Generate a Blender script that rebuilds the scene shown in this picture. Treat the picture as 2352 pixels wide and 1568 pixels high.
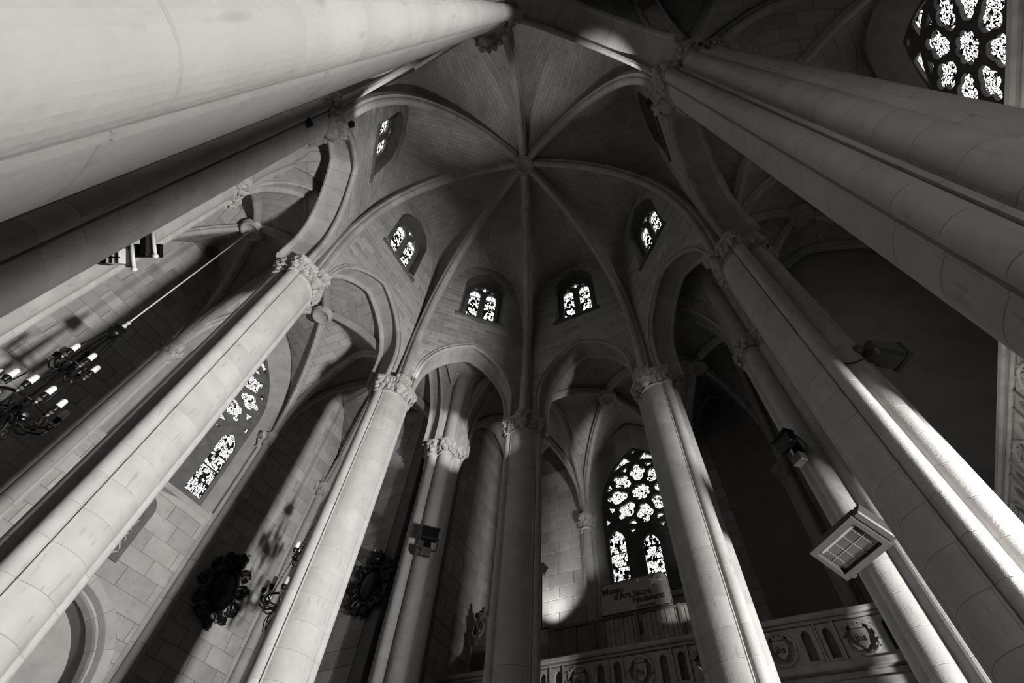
import bpy, math, random
from mathutils import Vector, Matrix
from mathutils.geometry import tessellate_polygon

for o in list(bpy.data.objects):
    bpy.data.objects.remove(o, do_unlink=True)
random.seed(7)
SC = bpy.context.scene
COL = SC.collection
R = math.radians

# ------------------------------------------------------------------ camera
W = Matrix(((0.88784006, 0.35108808, 0.29745116),
            (0.45684264, -0.74992349, -0.47844494),
            (0.0550893, 0.56067096, -0.82620412)))
CAM = Vector((2.87318, -4.19743, 1.5))
cd = bpy.data.cameras.new('camera')
cd.sensor_width = 36.0
cd.lens = 1121.9265 * 36.0 / 2352.0
cd.clip_start = 0.02
cam = bpy.data.objects.new('camera', cd)
COL.objects.link(cam)
cam.matrix_world = Matrix.Translation(CAM) @ W.to_4x4()
SC.camera = cam

# ------------------------------------------------------------------ world, light, exposure
wd = bpy.data.worlds.new('world')
SC.world = wd
wd.use_nodes = True
wd.node_tree.nodes['Background'].inputs[0].default_value = (1, 0.985, 0.965, 1)
wd.node_tree.nodes['Background'].inputs[1].default_value = 0.02
SC.view_settings.view_transform = 'Standard'
SC.view_settings.look = 'None'
SC.view_settings.gamma = 1.0
SC.view_settings.exposure = 0.0
SC.view_settings.use_curve_mapping = False
try:
    SC.cycles.use_denoising = True
    SC.cycles.max_bounces = 4
    SC.cycles.use_adaptive_sampling = True
    SC.cycles.adaptive_threshold = 0.1
    SC.cycles.adaptive_min_samples = 12
    SC.cycles.diffuse_bounces = 3
    SC.cycles.sample_clamp_indirect = 4.0
    SC.cycles.use_light_tree = True
except Exception:
    pass


def lamp(name, kind, loc, energy, target=None, **kw):
    l = bpy.data.lights.new(name, kind)
    l.energy = energy
    l.color = kw.pop('color', (1.0, 0.985, 0.965))
    for k, v in kw.items():
        setattr(l, k, v)
    o = bpy.data.objects.new(name, l)
    COL.objects.link(o)
    o.location = loc
    if target is not None:
        d = Vector(target) - Vector(loc)
        o.rotation_euler = d.to_track_quat('-Z', 'Y').to_euler()
    return o


# daylight through the open entrance under the right-hand gallery
lamp('entrance_daylight', 'AREA', (9.15, 0.28, .6), 1850.0, target=(0.0, 0.0, 6.3),
     shape='RECTANGLE', size=.95, size_y=.95, spread=R(106))

# ------------------------------------------------------------------ dimensions
A = 4.649       # apothem of the octagon, half width of the arms
HC = 1.926      # half side of the octagon
RR = 5.0317     # column axes from the middle
AW = 9.43       # end walls of the arms
ZN, ZT = 11.5, 12.02   # capital neck and top
C45 = math.cos(R(22.5))


# ------------------------------------------------------------------ materials
def newmat(name):
    m = bpy.data.materials.new(name)
    m.use_nodes = True
    nt = m.node_tree
    return m, nt, nt.nodes['Principled BSDF']


def stone(name, base, var=0.16, rough=0.8, bump=0.25, scale=3.0, rnd=0.14, blot=0.35, brick=None, streak=(1, 1, 1)):
    m, nt, b = newmat(name)
    N, L = nt.nodes, nt.links
    tc = N.new('ShaderNodeTexCoord')
    oi = N.new('ShaderNodeObjectInfo')
    add = N.new('ShaderNodeVectorMath')
    add.operation = 'ADD'
    mul = N.new('ShaderNodeVectorMath')
    mul.operation = 'SCALE'
    L.new(oi.outputs['Location'], mul.inputs[0])
    mul.inputs['Scale'].default_value = 1.7
    L.new(tc.outputs['Object'], add.inputs[0])
    L.new(mul.outputs[0], add.inputs[1])
    n1 = N.new('ShaderNodeTexNoise')
    n1.inputs['Scale'].default_value = scale
    n1.inputs['Detail'].default_value = 3
    L.new(add.outputs[0], n1.inputs['Vector'])
    n2 = N.new('ShaderNodeTexNoise')
    n2.inputs['Scale'].default_value = scale * 2.3
    n2.inputs['Detail'].default_value = 2
    st = N.new('ShaderNodeVectorMath')
    st.operation = 'MULTIPLY'
    st.inputs[1].default_value = streak
    L.new(add.outputs[0], st.inputs[0])
    L.new(st.outputs[0], n2.inputs['Vector'])
    r2 = N.new('ShaderNodeMapRange')
    r2.inputs['From Min'].default_value = 0.62
    r2.inputs['From Max'].default_value = 0.74
    r2.inputs['To Min'].default_value = 1.0
    r2.inputs['To Max'].default_value = 1.0 - blot * 0.5
    L.new(n2.outputs['Fac'], r2.inputs['Value'])
    r1 = N.new('ShaderNodeMapRange')
    r1.inputs['From Min'].default_value = 0.3
    r1.inputs['From Max'].default_value = 0.7
    r1.inputs['To Min'].default_value = 1.0 - var
    r1.inputs['To Max'].default_value = 1.0 + var * 0.6
    L.new(n1.outputs['Fac'], r1.inputs['Value'])
    r3 = N.new('ShaderNodeMapRange')
    r3.inputs['To Min'].default_value = 1.0 - rnd
    r3.inputs['To Max'].default_value = 1.0 + rnd * 0.5
    L.new(oi.outputs['Random'], r3.inputs['Value'])
    m1 = N.new('ShaderNodeMath')
    m1.operation = 'MULTIPLY'
    L.new(r1.outputs[0], m1.inputs[0])
    L.new(r2.outputs[0], m1.inputs[1])
    m2 = N.new('ShaderNodeMath')
    m2.operation = 'MULTIPLY'
    L.new(m1.outputs[0], m2.inputs[0])
    L.new(r3.outputs[0], m2.inputs[1])
    val = m2.outputs[0]
    hgt = None
    if brick:
        bk = N.new('ShaderNodeTexBrick')
        bk.inputs['Scale'].default_value = 1.0
        bk.inputs['Brick Width'].default_value = brick[0]
        bk.inputs['Row Height'].default_value = brick[1]
        bk.inputs['Mortar Size'].default_value = brick[2]
        bk.inputs['Color1'].default_value = (1.05, 1.05, 1.05, 1)
        bk.inputs['Color2'].default_value = (0.62, 0.62, 0.62, 1)
        bk.inputs['Bias'].default_value = -0.55
        bk.inputs['Mortar'].default_value = (0.6, 0.6, 0.6, 1)
        L.new(tc.outputs['UV'], bk.inputs['Vector'])
        m4 = N.new('ShaderNodeMath')
        m4.operation = 'MULTIPLY'
        L.new(val, m4.inputs[0])
        L.new(bk.outputs['Color'], m4.inputs[1])
        val = m4.outputs[0]
        hgt = bk.outputs['Fac']
    cm = N.new('ShaderNodeVectorMath')
    cm.operation = 'SCALE'
    cm.inputs[0].default_value = base
    L.new(val, cm.inputs['Scale'])
    L.new(cm.outputs[0], b.inputs['Base Color'])
    b.inputs['Roughness'].default_value = rough
    b.inputs['Specular IOR Level'].default_value = 0.25
    n3 = N.new('ShaderNodeTexNoise')
    n3.inputs['Scale'].default_value = 45
    n3.inputs['Detail'].default_value = 1
    L.new(tc.outputs['Object'], n3.inputs['Vector'])
    bp = N.new('ShaderNodeBump')
    bp.inputs['Strength'].default_value = bump
    bp.inputs['Distance'].default_value = 0.01
    L.new(n3.outputs['Fac'], bp.inputs['Height'])
    L.new(bp.outputs[0], b.inputs['Normal'])
    if hgt is not None:
        b2 = N.new('ShaderNodeBump')
        b2.inputs['Strength'].default_value = 0.5
        b2.inputs['Distance'].default_value = 0.01
        b2.invert = True
        L.new(hgt, b2.inputs['Height'])
        L.new(bp.outputs[0], b2.inputs['Normal'])
        L.new(b2.outputs[0], b.inputs['Normal'])
    return m


def plain(name, col, rough=0.5, metal=0.0, emit=0.0, var=0.0):
    m, nt, b = newmat(name)
    N, L = nt.nodes, nt.links
    n = N.new('ShaderNodeTexNoise')
    n.inputs['Scale'].default_value = 9
    tc = N.new('ShaderNodeTexCoord')
    L.new(tc.outputs['Object'], n.inputs['Vector'])
    mr = N.new('ShaderNodeMapRange')
    mr.inputs['To Min'].default_value = 1 - var
    mr.inputs['To Max'].default_value = 1 + var
    L.new(n.outputs['Fac'], mr.inputs['Value'])
    s = N.new('ShaderNodeVectorMath')
    s.operation = 'SCALE'
    s.inputs[0].default_value = col
    L.new(mr.outputs[0], s.inputs['Scale'])
    L.new(s.outputs[0], b.inputs['Base Color'])
    b.inputs['Roughness'].default_value = rough
    b.inputs['Metallic'].default_value = metal
    if emit:
        b.inputs['Emission Color'].default_value = (1, 0.985, 0.965, 1)
        b.inputs['Emission Strength'].default_value = emit
    return m


def glass(name, scale, thr, strength, edge=0.06, stretch=(1, 1, 1), samp='AUTO', nz=0.44):
    m, nt, b = newmat(name)
    N, L = nt.nodes, nt.links
    tc = N.new('ShaderNodeTexCoord')
    mp = N.new('ShaderNodeMapping')
    mp.inputs['Scale'].default_value = stretch
    L.new(tc.outputs['Object'], mp.inputs['Vector'])
    wob = N.new('ShaderNodeTexNoise')
    wob.inputs['Scale'].default_value = scale * 0.7
    L.new(mp.outputs[0], wob.inputs['Vector'])
    mix = N.new('ShaderNodeVectorMath')
    mix.operation = 'MULTIPLY_ADD'
    mix.inputs[1].default_value = (0.12, 0.0, 0.12)
    L.new(wob.outputs['Color'], mix.inputs[0])
    L.new(mp.outputs[0], mix.inputs[2])
    v = N.new('ShaderNodeTexVoronoi')
    v.feature = 'DISTANCE_TO_EDGE'
    v.inputs['Scale'].default_value = scale
    L.new(mix.outputs[0], v.inputs['Vector'])
    v2 = N.new('ShaderNodeTexVoronoi')
    v2.inputs['Scale'].default_value = scale
    L.new(mix.outputs[0], v2.inputs['Vector'])
    g = N.new('ShaderNodeMath')
    g.operation = 'GREATER_THAN'
    g.inputs[1].default_value = edge
    L.new(v.outputs['Distance'], g.inputs[0])
    sp = N.new('ShaderNodeSeparateColor')
    L.new(v2.outputs['Color'], sp.inputs[0])
    mr = N.new('ShaderNodeMapRange')
    mr.inputs['From Min'].default_value = thr
    mr.inputs['From Max'].default_value = thr + 0.02
    L.new(sp.outputs[0], mr.inputs['Value'])
    n = N.new('ShaderNodeTexNoise')
    n.inputs['Scale'].default_value = 26
    n.inputs['Detail'].default_value = 1
    L.new(mp.outputs[0], n.inputs['Vector'])
    n2 = N.new('ShaderNodeMapRange')
    n2.inputs['From Min'].default_value = nz
    n2.inputs['From Max'].default_value = nz + 0.03
    L.new(n.outputs['Fac'], n2.inputs['Value'])
    a = N.new('ShaderNodeMath')
    a.operation = 'MULTIPLY'
    L.new(g.outputs[0], a.inputs[0])
    L.new(mr.outputs[0], a.inputs[1])
    c = N.new('ShaderNodeMath')
    c.operation = 'MULTIPLY'
    L.new(a.outputs[0], c.inputs[0])
    L.new(n2.outputs[0], c.inputs[1])
    d = N.new('ShaderNodeMath')
    d.operation = 'MULTIPLY'
    d.inputs[1].default_value = strength
    L.new(c.outputs[0], d.inputs[0])
    b.inputs['Base Color'].default_value = (0.01, 0.01, 0.01, 1)
    b.inputs['Roughness'].default_value = 0.3
    b.inputs['Emission Color'].default_value = (1, 0.99, 0.975, 1)
    L.new(d.outputs[0], b.inputs['Emission Strength'])
    m.cycles.emission_sampling = samp
    return m


ST = (0.33, 0.321, 0.313)
M_COL = stone('column_stone', ST, var=0.10, rnd=0.07, blot=0.45, scale=3.2, streak=(2.2, 2.2, .55))
M_CAP = stone('carved_stone', (0.31, 0.302, 0.294), var=0.2, rnd=0.15, blot=0.4, scale=5)
M_WALL = stone('ashlar_stone', (0.30, 0.292, 0.285), var=0.14, rnd=0.2, blot=0.3, scale=3)
M_JOINT = stone('mortar_stone', (0.16, 0.155, 0.15), var=0.1, rnd=0.0, blot=0.2, scale=3)
M_RIB = stone('rib_stone', (0.30, 0.292, 0.285), var=0.12, rnd=0.14, blot=0.3, scale=3)
M_WEB = stone('vault_stone', (0.27, 0.263, 0.256), var=0.14, rnd=0.0, blot=0.3, scale=1.2, brick=(0.42, 0.15, 0.008))
M_WEB2 = stone('aisle_vault_stone', (0.25, 0.243, 0.237), var=0.14, rnd=0.0, blot=0.3, scale=1.2, brick=(0.6, 0.3, 0.01))
M_PLAIN = stone('side_wall_stone', (0.24, 0.233, 0.227), var=0.16, rnd=0.0, blot=0.3, scale=1.5)
M_DARKST = stone('shade_dark_stone', (0.09, 0.087, 0.085), var=0.25, rnd=0.1, blot=0.5, scale=4)  # window jamb shade is put into the colour; the plaque is dark itself
M_FLOOR = stone('floor_stone', (0.06, 0.058, 0.056), var=0.2, rnd=0.0, blot=0.4, scale=1)
M_IRON = plain('black_iron', (0.012, 0.012, 0.012), 0.35, 0.6)
M_WOOD = plain('dark_wood', (0.09, 0.082, 0.076), 0.5, 0, 0, 0.5)
M_WOOD2 = plain('plank_wood', (0.2, 0.19, 0.18), 0.6, 0, 0, 0.4)
M_WHITE = plain('white_candle', (0.72, 0.7, 0.68), 0.4)
M_BOARD = plain('sign_board', (0.26, 0.25, 0.245), 0.5, 0, 0, 0.1)
M_INK = plain('black_paint', (0.01, 0.01, 0.01), 0.6)
M_ROPE = plain('pale_rope', (0.5, 0.48, 0.46), 0.7)
M_METAL = plain('grey_metal', (0.4, 0.39, 0.38), 0.35, 0.7, 0, 0.1)
M_CASE = plain('grey_housing', (0.045, 0.044, 0.043), 0.5, 0, 0, 0.15)
M_LENS = plain('lamp_glass', (0.05, 0.048, 0.046), 0.12, 0.3)
M_GILT = plain('gilt_edge', (0.4, 0.36, 0.3), 0.3, 0.7, 0, 0.2)
M_STAR = plain('star_foil', (0.75, 0.73, 0.71), 0.35)
M_TINSEL = plain('tinsel_foil', (0.6, 0.58, 0.56), 0.12, 0.9)
G_ROSE = glass('rose_glass', 17, 0.1, 2.2, 0.03, samp='NONE', nz=0.45)
G_LANCET = glass('lancet_glass', 11, 0.3, 2.0, 0.04, (1.3, 1, 0.75), 'NONE', 0.43)
G_HIGH = glass('high_window_glass', 10, 0.42, 4.0, 0.06, (1.2, 1, 0.8), 'AUTO', 0.43)
G_NEAR = glass('near_window_glass', 14, 0.16, 5.0, 0.03, nz=0.4)
G_DIM = glass('unlit_window_glass', 8, 0.52, 0.25, 0.05, (1.1, 1, 0.9), 'NONE')
G_HIGHTOP = glass('high_window_top_glass', 9, 0.05, 5.0, 0.04, nz=0.38)



# ------------------------------------------------------------------ mesh helpers
def mesh(name, v, f, mat=None, smooth=False, uv=None):
    me = bpy.data.meshes.new(name)
    me.from_pydata([tuple(p) for p in v], [], f)
    if mat:
        me.materials.append(mat)
    if smooth:
        me.polygons.foreach_set('use_smooth', [True] * len(me.polygons))
    if uv:
        ul = me.uv_layers.new(name='UVMap')
        for lp in me.loops:
            ul.data[lp.index].uv = uv[lp.vertex_index]
    me.update()
    return me


def ob(name, data, parent=None, loc=(0, 0, 0), rot=(0, 0, 0), scale=(1, 1, 1)):
    o = bpy.data.objects.new(name, data)
    COL.objects.link(o)
    o.location = loc
    o.rotation_euler = rot
    o.scale = scale
    if parent:
        o.parent = parent
    return o


def tag(o, label, cat, group=None, kind=None):
    o['label'] = label
    o['category'] = cat
    if group:
        o['group'] = group
    if kind:
        o['kind'] = kind
    return o


def empty(name, loc=(0, 0, 0), rz=0.0):
    o = ob(name, None, None, loc, (0, 0, rz))
    o.empty_display_size = 0.2
    return o


def boxm(name, x0, x1, y0, y1, z0, z1, mat, bev=0.0):
    if bev <= 0:
        v = [(x, y, z) for z in (z0, z1) for y in (y0, y1) for x in (x0, x1)]
        f = [(0, 2, 3, 1), (4, 5, 7, 6), (0, 1, 5, 4), (2, 6, 7, 3), (0, 4, 6, 2), (1, 3, 7, 5)]
        return mesh(name, v, f, mat)
    b = bev
    v, f = [], []
    lv = [(z0, b), (z0 + b, 0), (z1 - b, 0), (z1, b)]
    for z, i in lv:
        X0, X1, Y0, Y1 = x0 + i, x1 - i, y0 + i, y1 - i
        c = b * 0.6
        v += [(X0 + c, Y0, z), (X1 - c, Y0, z), (X1, Y0 + c, z), (X1, Y1 - c, z), (X1 - c, Y1, z), (X0 + c, Y1, z), (X0, Y1 - c, z), (X0, Y0 + c, z)]
    for k in range(3):
        for j in range(8):
            a, n = k * 8 + j, k * 8 + (j + 1) % 8
            f.append((a, n, n + 8, a + 8))
    f.append(tuple(range(7, -1, -1)))
    f.append(tuple(range(24, 32)))
    return mesh(name, v, f, mat)


def lathe(name, prof, n, mat, smooth=True, axis='z'):
    v, f = [], []
    for r, z in prof:
        for i in range(n):
            a = 2 * math.pi * i / n
            v.append((r * math.cos(a), r * math.sin(a), z))
    for k in range(len(prof) - 1):
        for i in range(n):
            j = (i + 1) % n
            f.append((k * n + i, k * n + j, (k + 1) * n + j, (k + 1) * n + i))
    f.append(tuple(range(n - 1, -1, -1)))
    m = len(prof) - 1
    f.append(tuple(range(m * n, m * n + n)))
    if axis == 'y':
        v = [(x, -z, y) for x, y, z in v]
    return mesh(name, v, f, mat, smooth)


def tube(name, pts, r, n, mat, closed=False):
    pts = [Vector(p) for p in pts]
    v, f = [], []
    m = len(pts)
    for i, p in enumerate(pts):
        a = pts[i - 1] if (i > 0 or closed) else p
        b = pts[(i + 1) % m] if (i < m - 1 or closed) else p
        t = (b - a).normalized()
        u = t.cross(Vector((0, 0, 1)))
        if u.length < 0.05:
            u = t.cross(Vector((1, 0, 0)))
        u.normalize()
        w = u.cross(t)
        rr = r[i] if isinstance(r, (list, tuple)) else r
        for k in range(n):
            q = 2 * math.pi * k / n
            v.append(p + u * (rr * math.cos(q)) + w * (rr * math.sin(q)))
    for i in range(m if closed else m - 1):
        for k in range(n):
            j = (k + 1) % n
            i2 = (i + 1) % m
            f.append((i * n + k, i * n + j, i2 * n + j, i2 * n + k))
    if not closed:
        f.append(tuple(range(n - 1, -1, -1)))
        f.append(tuple(range((m - 1) * n, m * n)))
    return mesh(name, v, f, mat, True)


def plate(name, loops, y0, y1, mat):
    """a plate in the x-z plane with holes (first loop outer), from depth y0 to y1"""
    L3 = [[Vector((x, z, 0)) for x, z in lp] for lp in loops]
    tris = tessellate_polygon(L3)
    flat = [p for lp in loops for p in lp]
    n = len(flat)
    v = [(x, y0, z) for x, z in flat] + [(x, y1, z) for x, z in flat]
    f = []
    for a, b, c in tris:
        (ax, az), (bx, bz), (cx, cz) = flat[a], flat[b], flat[c]
        s = (bx - ax) * (cz - az) - (bz - az) * (cx - ax)
        if s < 0:
            a, c = c, a
        f.append((a, b, c))
        f.append((a + n, c + n, b + n))
    s = 0
    for lp in loops:
        m = len(lp)
        for i in range(m):
            a, b = s + i, s + (i + 1) % m
            f.append((a, b, b + n, a + n))
        s += m
    return mesh(name, v, f, mat)


def section(prims, c, n, a0=0.0):
    out = []
    for i in range(n):
        a = a0 + 2 * math.pi * i / n
        dx, dy = math.cos(a), math.sin(a)
        best = 0.02
        for p in prims:
            if p[0] == 'l':
                ox, oy = c[0] - p[1], c[1] - p[2]
                bq = ox * dx + oy * dy
                t = -bq + math.sqrt(bq * bq - (ox * ox + oy * oy - p[3] ** 2))
                for o_, d_, lo, hi in ((c[0], dx, p[4], p[5]), (c[1], dy, p[6], p[7])):
                    if abs(d_) > 1e-9:
                        t = min(t, max((lo - o_) / d_, (hi - o_) / d_))
                best = max(best, t)
            elif p[0] == 'c':
                ox, oy = c[0] - p[1], c[1] - p[2]
                bq = ox * dx + oy * dy
                q = bq * bq - (ox * ox + oy * oy - p[3] ** 2)
                if q >= 0:
                    best = max(best, -bq + math.sqrt(q))
            else:
                t0, t1 = -9e9, 9e9
                for o_, d_, lo, hi in ((c[0], dx, p[1], p[2]), (c[1], dy, p[3], p[4])):
                    if abs(d_) < 1e-9:
                        if not lo <= o_ <= hi:
                            t1 = -9e9
                        continue
                    u, w = (lo - o_) / d_, (hi - o_) / d_
                    t0, t1 = max(t0, min(u, w)), min(t1, max(u, w))
                if t1 >= t0 and t1 > 0:
                    best = max(best, t1)
        out.append((c[0] + best * dx, c[1] + best * dy, dx, dy))
    return out


def rings(name, sec, prof, mat, smooth=False, cap=True):
    """stack a section along z; prof = [(z, offset)]"""
    n = len(sec)
    v, f = [], []
    for z, off in prof:
        for x, y, dx, dy in sec:
            v.append((x + dx * off, y + dy * off, z))
    for k in range(len(prof) - 1):
        for i in range(n):
            j = (i + 1) % n
            f.append((k * n + i, k * n + j, (k + 1) * n + j, (k + 1) * n + i))
    if cap:
        f.append(tuple(range(n - 1, -1, -1)))
        m = len(prof) - 1
        f.append(tuple(range(m * n, m * n + n)))
    return mesh(name, v, f, mat, smooth)


def spline(pts, n):
    P = [Vector(p) for p in pts]
    out = []
    m = len(P)
    for i in range(m - 1):
        p0, p1, p2, p3 = P[max(i - 1, 0)], P[i], P[i + 1], P[min(i + 2, m - 1)]
        for k in range(n):
            t = k / n
            out.append(0.5 * ((2 * p1) + (p2 - p0) * t + (2 * p0 - 5 * p1 + 4 * p2 - p3) * t * t + (3 * p1 - p0 - 3 * p2 + p3) * t ** 3))
    out.append(P[-1])
    return out


ROLL = [(-.16, -.10), (-.16, .02), (-.125, .05), (-.11, .06), (-.105, .11), (-.075, .165), (0, .195), (.075, .165), (.105, .11), (.11, .06), (.125, .05), (.16, .02), (.16, -.10)]
ARCHP = [(.0, -.02), (-.035, .0), (-.035, .025), (.012, .03), (.012, .05), (-.02, .07), (-.03, .1), (-.015, .135), (.03, .155), (.08, .14), (.1, .1), (.13, .04), (.5, .04), (.6, .05), (.63, .12), (.68, .155), (.73, .13), (.75, .05), (.75, -.02)]


def voussoirs(name, prof, path, B, ref, mat, parent, count, gap=0.007, scale=1.0):
    """sweep prof (b along B, o towards ref side) along path, cut into count stones; each is an object"""
    B = Vector(B).normalized()
    d = [0.0]
    for i in range(1, len(path)):
        d.append(d[-1] + (path[i] - path[i - 1]).length)
    T = []
    for i in range(len(path)):
        a, b = path[max(i - 1, 0)], path[min(i + 1, len(path) - 1)]
        T.append((b - a).normalized())

    def at(s):
        s = min(max(s, 0), d[-1])
        for i in range(1, len(d)):
            if s <= d[i] + 1e-9:
                t = (s - d[i - 1]) / max(d[i] - d[i - 1], 1e-9)
                return path[i - 1].lerp(path[i], t), T[i - 1].lerp(T[i], t).normalized()
        return path[-1], T[-1]
    tot = d[-1]
    n = len(prof)
    step = tot / count
    for k in range(count):
        s0, s1 = k * step + gap * .5, (k + 1) * step - gap * .5
        sub = max(2, int(step / 0.22) + 1)
        v, f = [], []
        for j in range(sub + 1):
            p, t = at(s0 + (s1 - s0) * j / sub)
            O = B.cross(t).normalized()
            if O.dot(Vector(ref) - p) < 0:
                O = -O
            for b, o_ in prof:
                v.append(p + B * (b * scale) + O * (o_ * scale))
        for j in range(sub):
            for i in range(n):
                q = (i + 1) % n
                f.append((j * n + i, j * n + q, (j + 1) * n + q, (j + 1) * n + i))
        f.append(tuple(range(n - 1, -1, -1)))
        f.append(tuple(range(sub * n, sub * n + n)))
        ob(name, mesh(name, v, f, mat), parent)


def arch_pts(hw, zs, za, n=14, z0=None):
    """two-centred pointed arch, from right foot over the apex to the left foot: list of (x,z)"""
    h = za - zs
    c = (h * h - hw * hw) / (2 * hw)
    Rr = hw + c
    amax = math.asin(min(1, h / Rr))
    right = [(-c + Rr * math.cos(amax * i / n), zs + Rr * math.sin(amax * i / n)) for i in range(n + 1)]
    right[-1] = (0, za)
    pts = right + [(-x, z) for x, z in reversed(right[:-1])]
    if z0 is not None:
        pts = [(hw, z0)] + pts + [(-hw, z0)]
    return pts


def arch_hw(hw, zs, za, z):
    if z >= za:
        return 0
    if z <= zs:
        return hw
    h = za - zs
    c = (h * h - hw * hw) / (2 * hw)
    return -c + math.sqrt(max((hw + c) ** 2 - (z - zs) ** 2, 0))


BLK = {}


def ashlar(parent, name, z0, z1, ch, ln, xl, xr, dist, holes, mat, gap=0.008, th=0.03, limit=None, cap=10 ** 6, skip=None):
    """courses of single stones proud of the wall behind; holes: functions z -> (x_centre, half width) or None"""
    n = 0
    row = 0
    z = z0
    while z < z1 - 0.05:
        h = ch * (0.9 + 0.2 * random.random())
        zt = min(z + h, z1)
        zc = (z + zt) / 2
        lo0, hi0 = xl, xr
        if limit:
            e = limit(zc)
            lo0, hi0 = max(xl, -e), min(xr, e)
        regs = [((lo0, lo0), (hi0, hi0))]
        for hfn in holes:
            a, b = hfn(z), hfn(zt)
            if not a and not b:
                continue
            if not a:
                a = (b[0], 0)
            if not b:
                b = (a[0], 0)
            new = []
            for (l0, l1), (r0, r1) in regs:
                if r0 <= a[0] - a[1] and r1 <= b[0] - b[1] or l0 >= a[0] + a[1] and l1 >= b[0] + b[1]:
                    new.append(((l0, l1), (r0, r1)))
                    continue
                new.append(((l0, l1), (a[0] - a[1], b[0] - b[1])))
                new.append(((a[0] + a[1], b[0] + b[1]), (r0, r1)))
            regs = new
        off = (row % 2) * 0.5 * ln + 0.13 * ln * (random.random() - .5)
        for (l0, l1), (r0, r1) in regs:
            lm, rm = (l0 + l1) / 2, (r0 + r1) / 2
            if max(r0 - l0, r1 - l1) < 0.06:
                continue
            js = []
            x = math.floor((lm - off) / ln) * ln + off
            while x < rm:
                if x > max(l0, l1) + 0.14 and x < min(r0, r1) - 0.14:
                    js.append(x)
                x += ln
            eb = [(l0, l1)] + [(j, j) for j in js] + [(r0, r1)]
            for (p0, p1), (q0, q1) in zip(eb[:-1], eb[1:]):
                if n >= cap:
                    return n
                if q0 - p0 < 0.01 and q1 - p1 < 0.01:
                    continue
                g = gap / 2
                q0_, q1_ = max(q0 - g, p0 + g + .002), max(q1 - g, p1 + g + .002)
                cx = (p0 + q0 + p1 + q1) / 4
                if skip and skip(cx, zc):
                    continue
                P = [(p0 + g - cx, z + g - zc), (q0_ - cx, z + g - zc), (q1_ - cx, zt - g - zc), (p1 + g - cx, zt - g - zc)]
                key = (name, mat.name) + tuple(round(c, 2) for p in P for c in p)
                me = BLK.get(key)
                if me is None:
                    c_ = 0.006
                    mx, mz = 0.0, 0.0
                    inn = [(x * (1 - 2 * c_ / max(abs(P[1][0] - P[0][0]), .05)), zz * (1 - 2 * c_ / max(abs(P[2][1] - P[1][1]), .05))) for x, zz in P]
                    v = [(x, 0.0, zz) for x, zz in inn] + [(x, 0.006, zz) for x, zz in P] + [(x, th + 0.03, zz) for x, zz in P]
                    f = [(0, 1, 2, 3)]
                    for i in range(4):
                        j = (i + 1) % 4
                        f.append((i, i + 4, j + 4, j))
                        f.append((i + 4, i + 8, j + 8, j + 4))
                    me = mesh(name, v, f, mat)
                    BLK[key] = me
                ob(name, me, parent, (cx, dist - th + random.uniform(-.004, .004), zc))
                n += 1
        z = zt
        row += 1
    return n


# ------------------------------------------------------------------ columns
PR = [('l', 0, .208, .498, -.325, .325, -.4, .6), ('b', -.352, .352, -.172, -.152), ('c', .402, -.03, .118), ('c', -.402, -.03, .118),
      ('b', -.385, .385, .115, .165), ('c', .285, .345, .165), ('c', -.285, .345, .165), ('b', -.2, .2, .5, .56), ('c', 0, .66, .185)]
SEC = section(PR, (0, .17), 208)
H = ZN / 25
COURSE = rings('drum_course', SEC, [(.001, -.004), (.005, 0), (H - .005, 0), (H - .001, -.004)], M_COL)
RING = rings('neck_ring', SEC, [(-.03, 0), (-.02, .03), (.0, .045), (.03, .03), (.045, .0), (.06, .012), (.08, .0)], M_CAP)
BELL = rings('bell', SEC, [(.04, .0), (.15, .015), (.3, .05), (.42, .09)], M_CAP)
SECA = section(PR, (0, .17), 28)
ABAC = rings('abacus', SECA, [(.40, .10), (.43, .15), (.50, .16), (.52, .14)], M_CAP)


def leaf_mesh(name, w, h, seed, mat=None):
    rnd = random.Random(seed)
    v, f = [], []
    nx, nz = 5, 5
    for k in range(nz):
        t = k / (nz - 1)
        for i in range(nx):
            s = i / (nx - 1) * 2 - 1
            ww = w * (0.55 + 0.55 * math.sin(math.pi * (0.15 + 0.75 * t))) * (1 + .25 * math.sin(9 * t + seed))
            x = s * ww * .5
            y = -(.015 + .055 * t ** 2.2 + .03 * (1 - s * s) + rnd.uniform(-.012, .012))
            z = h * (t - .14 * (t > .9))
            v.append((x, y, z))
    for k in range(nz - 1):
        for i in range(nx - 1):
            a = k * nx + i
            f.append((a, a + 1, a + nx + 1, a + nx))
    n = len(v)
    v += [(x, y + .03, z) for x, y, z in v]
    f += [(c + n, b + n, a + n, d + n) for a, b, c, d in list(f)]
    edge = [i for i in range(nx)] + [k * nx + nx - 1 for k in range(1, nz)] + [(nz - 1) * nx + i for i in range(nx - 2, -1, -1)] + [k * nx for k in range(nz - 2, 0, -1)]
    for a, b in zip(edge, edge[1:] + edge[:1]):
        f.append((a, a + n, b + n, b))
    return mesh(name, v, f, mat or M_CAP)


LEAF = [leaf_mesh('leaf', .13, .2, s) for s in (1, 4, 8)]
BR_PROF = [(.03, -.52), (.09, -.47), (.12, -.38), (.17, -.3), (.16, -.22), (.2, -.14), (.22, -.06), (.25, -.04), (.25, .03), (.2, .05)]
BRACK = lathe('bracket', BR_PROF, 12, M_CAP, False)


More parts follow.
